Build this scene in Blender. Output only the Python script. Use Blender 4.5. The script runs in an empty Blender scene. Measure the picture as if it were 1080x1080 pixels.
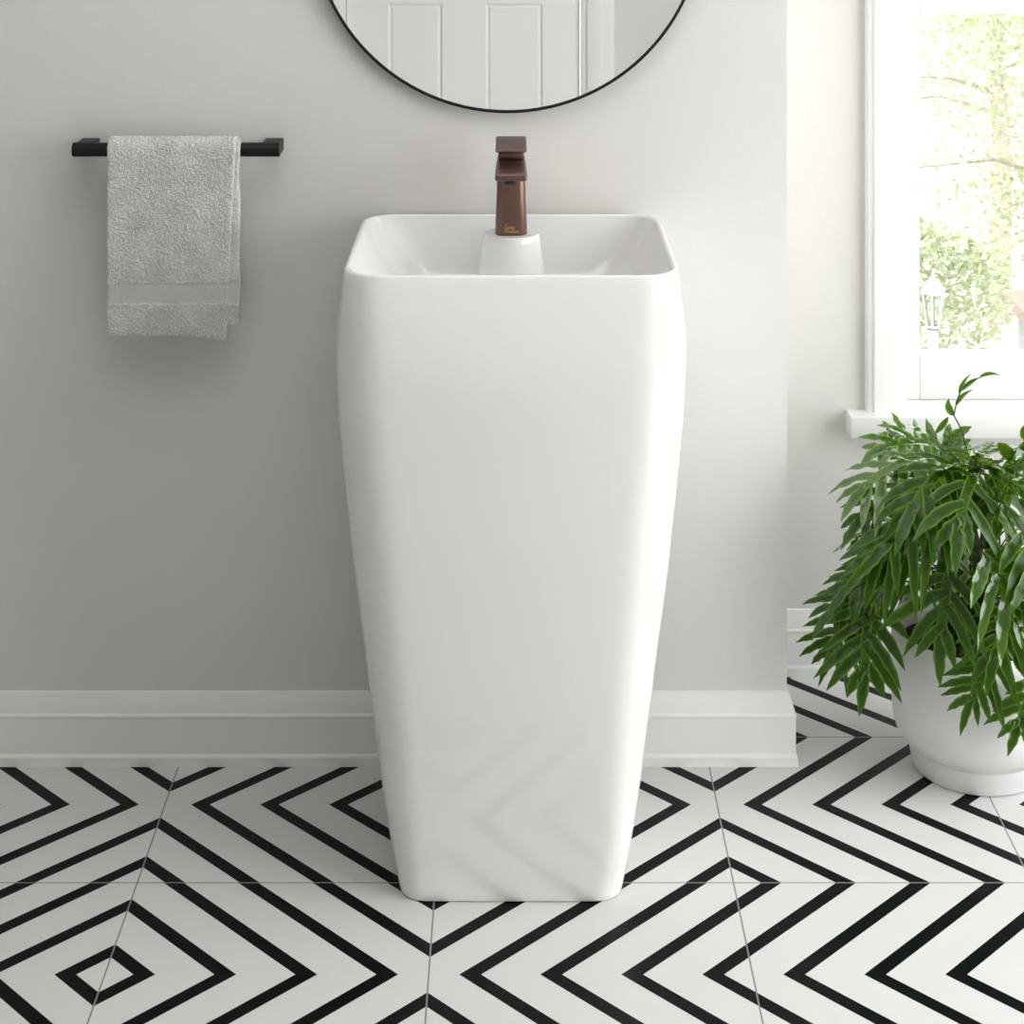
import bpy, bmesh, math, random
from mathutils import Vector, Matrix, noise
PI = math.pi
random.seed(7)
sc = bpy.context.scene
COL = sc.collection
F = 1970.0          # focal length in pixels of the 1080 px frame
CAMH = 1.45         # camera height
HOR = -185.0        # pixel row of the horizon

def at(px, py, d):
    """world point at depth d in front of the camera seen at a pixel of the photograph"""
    return Vector(((px - 540) * d / F, d, CAMH - (py - HOR) * d / F))

# ------------------------------------------------------------------ helpers
def link(o, parent=None):
    COL.objects.link(o)
    if parent: o.parent = parent
    return o

def obj(name, bm, mat, parent=None, smooth=True, sharp=None):
    me = bpy.data.meshes.new(name)
    bmesh.ops.recalc_face_normals(bm, faces=bm.faces) if sharp != 'raw' else None
    bm.to_mesh(me); bm.free()
    for m in (mat if isinstance(mat, (list, tuple)) else [mat]): me.materials.append(m)
    for p in me.polygons: p.use_smooth = smooth
    if smooth and sharp != 'raw':
        me.set_sharp_from_angle(angle=math.radians(35))
    o = bpy.data.objects.new(name, me)
    return link(o, parent)

def empty(name, loc=(0, 0, 0)):
    o = bpy.data.objects.new(name, None); o.location = loc; o.empty_display_size = .05
    return link(o)

def tag(o, label, cat, group=None, kind=None):
    o['label'] = label; o['category'] = cat
    if group: o['group'] = group
    if kind: o['kind'] = kind
    return o

def struct(o):
    o['kind'] = 'structure'; return o

def B(): return bmesh.new()

def box(bm, x0, x1, y0, y1, z0, z1, bev=0, seg=2):
    vs = [bm.verts.new((x, y, z)) for z in (z0, z1) for y in (y0, y1) for x in (x0, x1)]
    fs = [bm.faces.new([vs[i] for i in q]) for q in ((0,2,3,1),(4,5,7,6),(0,1,5,4),(2,6,7,3),(0,4,6,2),(1,3,7,5))]
    if bev:
        es = list({e for f in fs for e in f.edges})
        bmesh.ops.bevel(bm, geom=es, offset=bev, segments=seg, profile=.5, affect='EDGES')

def loft(bm, rings, cap0=True, cap1=True, closed=True):
    L = [[bm.verts.new(p) for p in r] for r in rings]
    n = len(L[0])
    for a, b in zip(L, L[1:]):
        for i in range(n if closed else n - 1):
            j = (i + 1) % n
            bm.faces.new((a[i], a[j], b[j], b[i]))
    if cap0: bm.faces.new(L[0][::-1])
    if cap1: bm.faces.new(L[-1])
    return L

def lathe(bm, prof, c=(0, 0, 0), seg=64, cap0=False, cap1=False):
    rings = [[(c[0] + r * math.cos(2*PI*i/seg), c[1] + r * math.sin(2*PI*i/seg), c[2] + z) for i in range(seg)] for r, z in prof]
    loft(bm, rings, cap0, cap1)

def tube(bm, pts, rad, seg=8, cap=True):
    pts = [Vector(p) for p in pts]
    rings = []
    prev = None
    for i, p in enumerate(pts):
        t = (pts[min(i+1, len(pts)-1)] - pts[max(i-1, 0)]).normalized()
        if prev is None:
            a = t.orthogonal().normalized()
        else:
            a = (prev - t * prev.dot(t)).normalized()
        prev = a
        b = t.cross(a)
        r = rad(i / (len(pts)-1)) if callable(rad) else rad
        rings.append([p + (a * math.cos(2*PI*k/seg) + b * math.sin(2*PI*k/seg)) * r for k in range(seg)])
    loft(bm, rings, cap, cap)

def rrect(hw, y0, y1, r, z, cx=0.0, nc=10, ns=6, e=2.0, bulge=0.0):
    """rounded rectangle ring, counter clockwise; e > 2 eases the corner into the sides, bulge bows the front face"""
    r = min(r, hw - 1e-4, (y1 - y0)/2 - 1e-4)
    pts = []
    q = 2/e
    def cp(x, y, a):
        c, s = math.cos(a), math.sin(a)
        return (x + r*math.copysign(abs(c)**q, c), y + r*math.copysign(abs(s)**q, s), z)
    cs = [(cx+hw-r, y0+r, -PI/2), (cx+hw-r, y1-r, 0), (cx-hw+r, y1-r, PI/2), (cx-hw+r, y0+r, PI)]
    for k, (x, y, a0) in enumerate(cs):
        arc = [cp(x, y, a0 + PI/2*i/nc) for i in range(nc + 1)]
        pts += arc
        xn, yn, an = cs[(k+1) % 4]
        nx, ny, _ = cp(xn, yn, an)
        for i in range(1, ns):
            f = i/ns
            pts.append((arc[-1][0]*(1-f) + nx*f, arc[-1][1]*(1-f) + ny*f, z))
    if bulge:
        ym = (y0+y1)/2
        pts = [(x, y - bulge*max(0, 1-((x-cx)/hw)**2)*max(0, (ym-y)/(ym-y0)), z) for x, y, z in pts]
    return pts

def interp(tab, x):
    if x <= tab[0][0]: return tab[0][1]
    for (a, va), (b, vb) in zip(tab, tab[1:]):
        if x <= b: return va + (vb-va)*(x-a)/(b-a)
    return tab[-1][1]

# ------------------------------------------------------------------ materials
def nodes(m):
    m.use_nodes = True
    return m.node_tree, m.node_tree.nodes, m.node_tree.links

def pmat(name, col, rough=.5, metal=0, bump=None, coat=0, spec=.5, var=None):
    m = bpy.data.materials.new(name)
    nt, N, L = nodes(m)
    p = N['Principled BSDF']
    p.inputs['Base Color'].default_value = (*col, 1)
    p.inputs['Roughness'].default_value = rough
    p.inputs['Metallic'].default_value = metal
    p.inputs['Specular IOR Level'].default_value = spec
    p.inputs['Coat Weight'].default_value = coat
    p.inputs['Coat Roughness'].default_value = .03
    tc = N.new('ShaderNodeTexCoord')
    if bump:
        n = N.new('ShaderNodeTexNoise'); n.inputs['Scale'].default_value = bump[0]; n.inputs['Detail'].default_value = 3
        L.new(tc.outputs['Object'], n.inputs['Vector'])
        b = N.new('ShaderNodeBump'); b.inputs['Strength'].default_value = bump[1]; b.inputs['Distance'].default_value = bump[2]
        L.new(n.outputs['Fac'], b.inputs['Height']); L.new(b.outputs['Normal'], p.inputs['Normal'])
    if var:   # (scale, colour 2): slight mottling that belongs to the thing itself
        n = N.new('ShaderNodeTexNoise'); n.inputs['Scale'].default_value = var[0]; n.inputs['Detail'].default_value = 4
        L.new(tc.outputs['Object'], n.inputs['Vector'])
        r = N.new('ShaderNodeValToRGB')
        r.color_ramp.elements[0].position = .35; r.color_ramp.elements[1].position = .65
        r.color_ramp.elements[0].color = (*col, 1); r.color_ramp.elements[1].color = (*var[1], 1)
        L.new(n.outputs['Fac'], r.inputs['Fac']); L.new(r.outputs['Color'], p.inputs['Base Color'])
    return m

M = {}
M['wall'] = pmat('painted_wall', (.67, .655, .632), .75, bump=(160, .06, .003), spec=.3)
M['wall_low_bounce'] = pmat('low_bounce_wall', (.32, .31, .30), .75, bump=(160, .06, .003), spec=.3)  # for the unseen left wall, colour darkened to cut bounced light
M['trim'] = pmat('white_trim_paint', (.80, .80, .785), .38, bump=(60, .02, .002))
M['door'] = pmat('white_door_paint', (.84, .84, .83), .4, bump=(60, .02, .002))
M['ceiling'] = pmat('ceiling_paint', (.75, .745, .73), .8, bump=(120, .05, .003))
M['ceramic'] = pmat('white_ceramic', (.82, .812, .795), .10, coat=.0, spec=.85, bump=(3, .01, .002))
M['bronze'] = pmat('brushed_bronze', (.17, .098, .082), .34, 1.0, bump=(900, .03, .0005))
M['bronze'].node_tree.nodes['Principled BSDF'].inputs['Metallic'].default_value = .75
M['gold'] = pmat('gold_lettering', (.75, .45, .16), .4, .6, bump=(900, .01, .0002))
M['black'] = pmat('matte_black_metal', (.006, .006, .006), .45, .0, bump=(700, .02, .0004), spec=.25)
M['dark'] = pmat('dark_opening', (.004, .004, .004), .6, bump=(700, .01, .0002))
M['chrome'] = pmat('chrome', (.75, .73, .7), .15, 1.0, bump=(500, .005, .0002))
M['pot'] = pmat('white_glazed_pot', (.78, .775, .765), .45, bump=(90, .05, .002), var=(14, (.74, .735, .725)))
M['pot_base'] = pmat('grey_pot_base', (.70, .70, .69), .32, bump=(90, .03, .002))
M['soil'] = pmat('black_soil', (.012, .008, .006), .95, bump=(150, 1.0, .01), var=(90, (.03, .018, .012)))
M['bark'] = pmat('tree_bark', (.36, .325, .275), .9, bump=(30, .6, .02), var=(12, (.30, .27, .22)))
M['lawn'] = pmat('pale_lawn', (.30, .32, .24), .95, bump=(8, .4, .05), var=(2, (.36, .37, .29)))
M['lamp_paint'] = pmat('pale_lamp_paint', (.38, .38, .38), .5, bump=(50, .05, .002))
M['render'] = pmat('white_house_render', (.27, .265, .26), .8, bump=(40, .1, .004))
M['roof'] = pmat('terracotta_roof', (.27, .19, .165), .8, bump=(25, .3, .02))

m = bpy.data.materials.new('mirror_silver'); nt, N, L = nodes(m)
p = N['Principled BSDF']; p.inputs['Base Color'].default_value = (.93, .935, .93, 1); p.inputs['Metallic'].default_value = 1; p.inputs['Roughness'].default_value = .0
M['mirror'] = m

m = bpy.data.materials.new('window_glass'); nt, N, L = nodes(m)
N.remove(N['Principled BSDF'])
tr = N.new('ShaderNodeBsdfTransparent'); tr.inputs['Color'].default_value = (.97, .985, .97, 1)
gl = N.new('ShaderNodeBsdfGlossy'); gl.inputs['Roughness'].default_value = .02
fr = N.new('ShaderNodeFresnel'); fr.inputs['IOR'].default_value = 1.45
mx = N.new('ShaderNodeMixShader')
L.new(fr.outputs[0], mx.inputs[0]); L.new(tr.outputs[0], mx.inputs[1]); L.new(gl.outputs[0], mx.inputs[2])
L.new(mx.outputs[0], N['Material Output'].inputs['Surface'])
M['glass'] = m

# floor tile: chevron tile drawn from the tile's own UV (0..1), stripes run at 45 degrees
m = bpy.data.materials.new('chevron_tile'); nt, N, L = nodes(m)
p = N['Principled BSDF']
def math_node(op, a, b=None):
    n = N.new('ShaderNodeMath'); n.operation = op
    for i, v in enumerate((a, b)):
        if v is None: continue
        if isinstance(v, (int, float)): n.inputs[i].default_value = v
        else: L.new(v, n.inputs[i])
    return n.outputs[0]
uv = N.new('ShaderNodeUVMap'); uv.uv_map = 'UVMap'
sx = N.new('ShaderNodeSeparateXYZ'); L.new(uv.outputs[0], sx.inputs[0])
dv = math_node('ABSOLUTE', math_node('SUBTRACT', sx.outputs[1], .5))
u = math_node('ADD', math_node('SUBTRACT', sx.outputs[0], dv), 2.0)
ph = math_node('FRACT', math_node('MULTIPLY', u, 4.0))
stripe = math_node('LESS_THAN', math_node('ABSOLUTE', math_node('SUBTRACT', ph, .512)), .1355)
eu = math_node('MINIMUM', sx.outputs[0], math_node('SUBTRACT', 1.0, sx.outputs[0]))
ev = math_node('MINIMUM', sx.outputs[1], math_node('SUBTRACT', 1.0, sx.outputs[1]))
grout = math_node('LESS_THAN', math_node('MINIMUM', eu, ev), .0027)
gn = N.new('ShaderNodeTexNoise'); gn.inputs['Scale'].default_value = 3
tc = N.new('ShaderNodeTexCoord'); L.new(tc.outputs['Object'], gn.inputs['Vector'])
mr = N.new('ShaderNodeMapRange'); mr.inputs['To Min'].default_value = .27; mr.inputs['To Max'].default_value = .29
L.new(gn.outputs['Fac'], mr.inputs['Value'])
def mixc(f, a, b):
    n = N.new('ShaderNodeMix'); n.data_type = 'RGBA'
    L.new(f, n.inputs[0])
    for i, v in ((6, a), (7, b)):
        if isinstance(v, tuple): n.inputs[i].default_value = v
        else: L.new(v, n.inputs[i])
    return n.outputs[2]
c1 = mixc(stripe, (.635, .632, .622, 1), (.0015, .003, .003, 1))
c2 = mixc(grout, c1, (.24, .235, .225, 1))
L.new(c2, p.inputs['Base Color']); L.new(mr.outputs[0], p.inputs['Roughness'])
p.inputs['Specular IOR Level'].default_value = .09
bmp = N.new('ShaderNodeBump'); bmp.inputs['Distance'].default_value = .0015; bmp.inputs['Strength'].default_value = .6; bmp.invert = True
L.new(grout, bmp.inputs['Height']); L.new(bmp.outputs[0], p.inputs['Normal'])
M['tile'] = m

# terry cloth
def terry(name, c1, c2, s, strength, dist):
    m = bpy.data.materials.new(name); nt, N, L = nodes(m)
    p = N['Principled BSDF']; p.inputs['Roughness'].default_value = .95; p.inputs['Specular IOR Level'].default_value = .1
    p.inputs['Sheen Weight'].default_value = .25
    tc = N.new('ShaderNodeTexCoord')
    big = N.new('ShaderNodeTexNoise'); big.inputs['Scale'].default_value = 26; big.inputs['Detail'].default_value = 3
    L.new(tc.outputs['Object'], big.inputs['Vector'])
    r = N.new('ShaderNodeValToRGB'); r.color_ramp.elements[0].position = .36; r.color_ramp.elements[1].position = .64
    r.color_ramp.elements[0].color = (*c1, 1); r.color_ramp.elements[1].color = (*c2, 1)
    L.new(big.outputs['Fac'], r.inputs['Fac'])
    fine = N.new('ShaderNodeTexNoise'); fine.inputs['Scale'].default_value = s; fine.inputs['Detail'].default_value = 2
    L.new(tc.outputs['Object'], fine.inputs['Vector'])
    b = N.new('ShaderNodeBump'); b.inputs['Strength'].default_value = strength; b.inputs['Distance'].default_value = dist
    L.new(fine.outputs['Fac'], b.inputs['Height']); L.new(b.outputs[0], p.inputs['Normal'])
    sp_ = N.new('ShaderNodeTexNoise'); sp_.inputs['Scale'].default_value = 480; sp_.inputs['Detail'].default_value = 1
    L.new(tc.outputs['Object'], sp_.inputs['Vector'])
    mp = N.new('ShaderNodeMapRange'); mp.inputs['From Min'].default_value = .35; mp.inputs['From Max'].default_value = .65
    mp.inputs['To Min'].default_value = 1 - .35*strength; mp.inputs['To Max'].default_value = 1.0
    L.new(sp_.outputs['Fac'], mp.inputs['Value'])
    mu = N.new('ShaderNodeMix'); mu.data_type = 'RGBA'; mu.blend_type = 'MULTIPLY'; mu.inputs[0].default_value = 1
    L.new(r.outputs[0], mu.inputs[6]); L.new(mp.outputs[0], mu.inputs[7])
    L.new(mu.outputs[2], p.inputs['Base Color'])
    return m
M['terry'] = terry('grey_terry', (.75, .74, .705), (.88, .87, .84), 900, .8, .0025)
M['band'] = terry('grey_flat_weave', (.57, .575, .55), (.60, .605, .58), 900, .3, .0008)

# fern leaf: dark glossy green with a brighter margin and midrib
def leafmat(name, dark, mid, edge, rough, trans, spec=.5):
    m = bpy.data.materials.new(name); nt, N, L = nodes(m)
    p = N['Principled BSDF']; p.inputs['Roughness'].default_value = rough; p.inputs['Specular IOR Level'].default_value = spec
    uvn = N.new('ShaderNodeUVMap'); uvn.uv_map = 'UVMap'
    s = N.new('ShaderNodeSeparateXYZ'); L.new(uvn.outputs[0], s.inputs[0])
    a = N.new('ShaderNodeMath'); a.operation = 'SUBTRACT'; L.new(s.outputs[0], a.inputs[0]); a.inputs[1].default_value = .5
    a2 = N.new('ShaderNodeMath'); a2.operation = 'ABSOLUTE'; L.new(a.outputs[0], a2.inputs[0])
    r = N.new('ShaderNodeValToRGB')
    r.color_ramp.elements[0].position = .0; r.color_ramp.elements[0].color = (*[d*.6+m_*.4 for d, m_ in zip(dark, mid)], 1)
    r.color_ramp.elements[1].position = .05; r.color_ramp.elements[1].color = (*dark, 1)
    e = r.color_ramp.elements.new(.30); e.color = (*[d*.75+m_*.25 for d, m_ in zip(dark, mid)], 1)
    e = r.color_ramp.elements.new(.5); e.color = (*[m_*.45+q_*.55 for m_, q_ in zip(mid, edge)], 1)
    L.new(a2.outputs[0], r.inputs['Fac'])
    # young growth towards the tips
    v = N.new('ShaderNodeMapRange'); v.inputs['From Min'].default_value = .55; v.inputs['From Max'].default_value = 1.0; v.inputs['To Max'].default_value = .75
    L.new(s.outputs[1], v.inputs['Value'])
    mx = N.new('ShaderNodeMix'); mx.data_type = 'RGBA'; L.new(v.outputs[0], mx.inputs[0]); L.new(r.outputs[0], mx.inputs[6]); mx.inputs[7].default_value = (*mid, 1)
    L.new(mx.outputs[2], p.inputs['Base Color'])
    tc = N.new('ShaderNodeTexCoord')
    n = N.new('ShaderNodeTexNoise'); n.inputs['Scale'].default_value = 120
    L.new(tc.outputs['Object'], n.inputs['Vector'])
    b = N.new('ShaderNodeBump'); b.inputs['Strength'].default_value = .25; b.inputs['Distance'].default_value = .002
    L.new(n.outputs['Fac'], b.inputs['Height']); L.new(b.outputs[0], p.inputs['Normal'])
    t = N.new('ShaderNodeBsdfTranslucent'); t.inputs['Color'].default_value = (edge[0]*1.2, edge[1]*1.2, edge[2]*.7, 1)
    ms = N.new('ShaderNodeMixShader'); ms.inputs[0].default_value = trans
    L.new(p.outputs[0], ms.inputs[1]); L.new(t.outputs[0], ms.inputs[2])
    L.new(ms.outputs[0], N['Material Output'].inputs['Surface'])
    return m
M['leaf'] = leafmat('fern_leaf', (.011, .038, .002), (.042, .115, .006), (.15, .30, .012), .22, .09, .28)
M['leaf2'] = leafmat('fern_leaf_light', (.022, .070, .004), (.07, .18, .010), (.20, .38, .02), .14, .16, .9)
M['stem'] = pmat('dark_stem', (.02, .028, .012), .45, bump=(200, .1, .001))
M['tree_leaf'] = leafmat('pale_tree_leaf', (.33, .355, .275), (.36, .38, .30), (.39, .41, .33), .6, .3)

# ------------------------------------------------------------------ setting
YW, YR, XC = 2.889, 3.192, .425        # main wall, window wall, corner
XL, XR, YB, HC = -1.75, 1.98, -.72, 2.6
W = .4085
# floor, one quad per tile; UV turned per tile so the chevrons point as laid
bm = B(); uvl = bm.loops.layers.uv.new('UVMap')
X1, Z1 = -.5135, 2.5596
flip = {(0, 0): 1, (-1, 1): 1, (1, 1): 1, (0, 1): 0, (1, 0): 0, (2, 0): 0, (2, 1): 0, (2, 2): 0, (-1, 0): 0, (3, 0): 0, (3, 1): 0, (3, 2): 0}
rr = random.Random(3)
for i in range(-4, 7):
    for j in range(-9, 3):
        x0, x1 = X1 + i*W, X1 + (i+1)*W
        y0 = Z1 + (j-1)*W; y1 = y0 + W
        cx0, cx1, cy0, cy1 = max(x0, XL), min(x1, XR), max(y0, YB), min(y1, YR)
        if cx1 <= cx0 or cy1 <= cy0: continue
        f = bm.faces.new([bm.verts.new((x, y, 0)) for x, y in ((cx0, cy0), (cx1, cy0), (cx1, cy1), (cx0, cy1))])
        fl = flip.get((i, j), rr.choice((0, 1)))
        for lp in f.loops:
            uu, vv = (lp.vert.co.x - x0)/W, (lp.vert.co.y - y0)/W
            lp[uvl].uv = ((1-uu), vv) if fl else (uu, vv)
for f in bm.faces:
    f.normal_update()
    if f.normal.z < 0: f.normal_flip()
fo = obj('floor', bm, M['tile'], smooth=False, sharp='raw'); struct(fo)

T = .12
bm = B(); box(bm, XL-T, XC, YW, YR+T, 0, HC); struct(obj('wall_back', bm, M['wall'], smooth=False))
WX0, WX1, WZ0, WZ1 = .664, 1.36, .447, 1.95      # garden window opening
bm = B()
box(bm, XC, WX0, YR, YR+T, 0, HC); box(bm, WX1, XR+T, YR, YR+T, 0, HC)
box(bm, WX0, WX1, YR, YR+T, 0, WZ0-.03); box(bm, WX0, WX1, YR, YR+T, WZ1, HC)
struct(obj('wall_recess', bm, M['wall'], smooth=False))
bm = B(); box(bm, XL-T, XL, YB-T, YW, 0, HC); struct(obj('wall_left', bm, M['wall_low_bounce'], smooth=False))
RY0, RY1, RZ0, RZ1 = .7, 3.06, .06, 2.2          # big window in the right wall
bm = B()
box(bm, XR, XR+T, YB-T, RY0, 0, HC); box(bm, XR, XR+T, RY1, YR, 0, HC)
box(bm, XR, XR+T, RY0, RY1, 0, RZ0); box(bm, XR, XR+T, RY0, RY1, RZ1, HC)
struct(obj('wall_right', bm, M['wall'], smooth=False))
DX0, DX1, DH = -.574, .238, 2.03
bm = B()
box(bm, XL, DX0, YB-T, YB, 0, HC); box(bm, DX1, XR, YB-T, YB, 0, HC); box(bm, DX0, DX1, YB-T, YB, DH, HC)
struct(obj('wall_front', bm, M['wall'], smooth=False))
bm = B(); box(bm, XL-T, XR+T, YB-T, YR+T, HC, HC+.15); struct(obj('ceiling', bm, M['ceiling'], smooth=False))

# baseboards: one moulded profile swept along each wall
prof = [(0, 0), (.0153, 0), (.0153, .0135), (.0140, .0165), (.0122, .0185), (.0122, .0725), (.0132, .0745), (.0132, .0775), (.0100, .0800),
        (.0095, .0835), (.0075, .094), (.0045, .104), (.0030, .109), (.0, .1105)]
def sweep(name, a, b, oa, ob):
    bm = B()
    ra = [(a[0] + p*oa[0], a[1] + p*oa[1], z) for p, z in prof]
    rb = [(b[0] + p*ob[0], b[1] + p*ob[1], z) for p, z in prof]
    loft(bm, [ra, rb]); o = obj(name, bm, M['trim'], smooth=False); return struct(o)
sweep('baseboard_back', (XL, YW), (XC, YW), (0, -1), (1, -1))
sweep('baseboard_return', (XC, YW), (XC, YR), (1, -1), (1, -1))
sweep('baseboard_recess', (XC, YR), (XR, YR), (1, -1), (0, -1))
sweep('baseboard_left', (XL, YB), (XL, YW), (1, 0), (1, 0))
sweep('baseboard_right', (XR, YB), (XR, YR), (-1, 0), (-1, 0))
sweep('baseboard_front', (DX1+.11, YB), (XR, YB), (0, 1), (0, 1))

# garden window: casing, sill, sash with glass
win = struct(empty('window_1', ((WX0+WX1)/2, YR, WZ0)))
def wpart(name, bm, mat, **k):
    o = obj(name, bm, mat, **k)
    o.parent = win; o.matrix_parent_inverse = Matrix.Translation(-win.location); return o
def casing_ring(x0, x1, z0, z1):
    """stepped casing profile along a vertical board"""
    return None
cas = [(0, 0), (0, .012), (.004, .016), (.011, .017), (.0135, .021), (.030, .021), (.034, .018), (.047, .017), (.050, .013), (.053, .013), (.056, .010), (.0635, .009), (.0635, 0)]
for side in (0, 1):
    bm = B()
    xs = [(WX0 - .0615 + a if not side else WX1 + .0615 - a, YR - d) for a, d in cas]
    loft(bm, [[(x, y, .451) for x, y in xs], [(x, y, WZ1 + .06) for x, y in xs]])
    wpart('casing', bm, M['trim'], smooth=False)
bm = B(); box(bm, WX0-.07, WX1+.07, YR-.022, YR, WZ1, WZ1+.08, .004); wpart('head_casing', bm, M['trim'])
bm = B(); box(bm, .571, WX1+.10, YR-.044, YR+.09, .4145, .451, .003); wpart('sill', bm, M['trim'])
bm = B()
for x0, x1 in ((WX0, WX0+.012), (WX1-.012, WX1)): box(bm, x0, x1, YR, YR+T, WZ0, WZ1)
box(bm, WX0+.012, WX1-.012, YR, YR+T, WZ1-.012, WZ1)
wpart('jamb', bm, M['trim'], smooth=False)
def sash(name, z0, z1, y, lo, hi):
    bm = B()
    a, b = WX0+.012, WX1-.012
    box(bm, a, a+.0325, y, y+.035, z0, z1, .003); box(bm, b-.0325, b, y, y+.035, z0, z1, .003)
    box(bm, a+.0325, b-.0325, y, y+.035, z0, z0+lo, .003); box(bm, a+.0325, b-.0325, y, y+.035, z1-hi, z1, .003)
    s = wpart(name, bm, M['trim'])
    bm = B(); box(bm, a+.028, b-.028, y+.016, y+.020, z0+lo-.004, z1-hi+.004)
    wpart('pane', bm, M['glass'], smooth=False)
sash('lower_sash', .451, 1.160, YR+.052, .078, .040)
sash('upper_sash', 1.165, 1.935, YR+.082, .040, .05)

# right-hand window (outside the frame, the daylight that grazes the wall comes through it)
bm = B()
for y0, y1 in ((RY0, RY0+.05), ((RY0+RY1)/2-.025, (RY0+RY1)/2+.025), (RY1-.05, RY1)): box(bm, XR+.03, XR+.08, y0, y1, RZ0, RZ1)
box(bm, XR+.03, XR+.08, RY0+.05, RY1-.05, RZ0, RZ0+.05); box(bm, XR+.03, XR+.08, RY0+.05, RY1-.05, RZ1-.05, RZ1)
struct(obj('window_2', bm, M['trim'], smooth=False))

# panelled door seen in the mirror
door = struct(empty('door_1', ((DX0+DX1)/2, YB, 0)))
def dpart(name, bm, mat, **k):
    o = obj(name, bm, mat, **k); o.parent = door; o.matrix_parent_inverse = Matrix.Translation(-door.location); return o
yf = YB - .005
bm = B()
g = .003
cols = [(-.429, -.241), (-.092, .106)]
rows = [(.25, .83), (.97, 1.58), (1.68, 1.91)]
box(bm, DX0+g, DX1-g, yf-.035, yf-.012, .006, DH-g)
for x0, x1 in ((DX0+g, cols[0][0]), (cols[0][1], cols[1][0]), (cols[1][1], DX1-g)): box(bm, x0, x1, yf-.013, yf, .006, DH-g)
zs = [(.006, .25), (.83, .97), (1.58, 1.68), (1.91, DH-g)]
for c in cols:
    for z0, z1 in zs: box(bm, c[0], c[1], yf-.013, yf, z0, z1)
dpart('door_slab', bm, M['door'], smooth=False)
for c in cols:
    for z0, z1 in rows:
        bm = B()
        rings = []
        for ins, d in ((0, .0), (.005, -.006), (.009, -.007), (.012, -.006), (.016, -.003), (.020, -.003)):
            rings.append([(c[0]+ins, yf+d, z0+ins), (c[1]-ins, yf+d, z0+ins), (c[1]-ins, yf+d, z1-ins), (c[0]+ins, yf+d, z1-ins)])
        loft(bm, rings, cap0=False); dpart('panel', bm, M['door'], smooth=False)
bm = B()
for x0, x1 in ((DX0-.11, DX0), (DX1, DX1+.115)):
    box(bm, x0, x1, YB, YB+.012, 0, DH+.08, .002); box(bm, x0+.02 if x0 > 0 else x0+.04, x1-.04 if x0 > 0 else x1-.02, YB+.010, YB+.018, 0, DH+.07, .003)
box(bm, DX0, DX1, YB, YB+.014, DH, DH+.08, .003)
dpart('door_casing', bm, M['trim'])
bm = B(); lathe(bm, [(0, .0), (.024, .0), (.024, .006), (.010, .010), (.010, .030), (.022, .036), (.027, .048), (.022, .060), (0, .064)], seg=32)
bmesh.ops.rotate(bm, verts=bm.verts, cent=(0, 0, 0), matrix=Matrix.Rotation(-PI/2, 3, 'X'))
bmesh.ops.translate(bm, verts=bm.verts, vec=(DX0+.065, yf, .96)); dpart('door_knob', bm, M['black'])

# ------------------------------------------------------------------ pedestal sink
SX = -.0013
RIMH = .8496
def zf(h):   # front face depth over height
    return interp([(0, 2.5123), (.1, 2.507), (.3, 2.493), (.5, 2.480), (.65, 2.4735), (.74, 2.473), (.80, 2.477), (.83, 2.481), (.8496, 2.485)], h)
def rad(h): return interp([(0, .036), (.15, .046), (.5, .058), (.75, .058), (.8496, .052)], h)
sil = [(285, 175.3), (300, 177.7), (326, 181.3), (345, 183), (370, 183.8), (390, 183.8), (412, 182.6), (430, 181.6), (450, 180), (480, 177), (510, 174), (540, 171),
       (570, 167.6), (600, 164.6), (640, 159), (680, 153.2), (731, 146.5), (780, 139.3), (820, 134.8), (880, 126), (920, 119.8), (940, 117.0), (952, 115.6)]
prof_s = []
for y, hwpx in sil:
    hwpx += interp([(285, .8), (380, 2), (500, 2.5), (680, 3), (809, 3.5), (880, 2.6), (920, 1.2), (952, 0)], y)
    h = .4
    for _ in range(20):
        d = zf(h) + .9*rad(h)
        h = min(max(CAMH - (y - HOR)*d/F, 0), RIMH)
    prof_s.append((h, hwpx*(zf(h) + .9*rad(h))/F))
prof_s = sorted(prof_s)
prof_s[0] = (0.0, prof_s[0][1])
# smooth the width profile
def hwid(h):
    s = w = 0
    for k in range(-6, 7):
        g_ = math.exp(-(k/3)**2); s += g_*interp(prof_s, min(max(h + k*.006, 0), RIMH)); w += g_
    return s/w
def yback(h): return interp([(0, 2.79), (.12, 2.81), (.45, 2.862), (.6, 2.876), (.7, 2.882), (.8496, 2.884)], h)
sink = empty('pedestal_sink', (SX, 2.65, 0))
tag(sink, 'tall white ceramic pedestal sink tapering down to the patterned floor under the mirror', 'sink')
def spart(par, name, bm, mat, **k):
    o = obj(name, bm, mat, **k); o.parent = par
    o.matrix_parent_inverse = Matrix.Translation(-par.location); return o
bm = B()
rings = []
hs = [0, .0015, .004] + [.012 + (RIMH-.008-.012)*i/56 for i in range(57)]
for h in hs:
    ins = .003 if h == 0 else (.0008 if h == .0015 else 0)
    rings.append(rrect(hwid(h) - ins, zf(h)+ins, yback(h)-ins, rad(h)*interp([(0, 1.15), (.3, 1.3), (.75, 1.3), (RIMH, 1.1)], h), h, SX, 14, 10, 2.3, interp([(0, 0), (.25, .006), (.7, .006), (RIMH-.02, 0)], h)))
hw0, f0, b0, r0 = hwid(RIMH), zf(RIMH), yback(RIMH), rad(RIMH)
LIP = .0085
for a in range(1, 9):            # rounded lip
    an = PI*a/8
    ins = LIP/2*(1-math.cos(an)); z = RIMH - LIP*.45 + LIP*.45*math.sin(an)
    rings.append(rrect(hw0-ins, f0+ins, b0-ins, (r0-ins*.6)*1.1, z, SX, 14, 10, 2.3))
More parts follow.
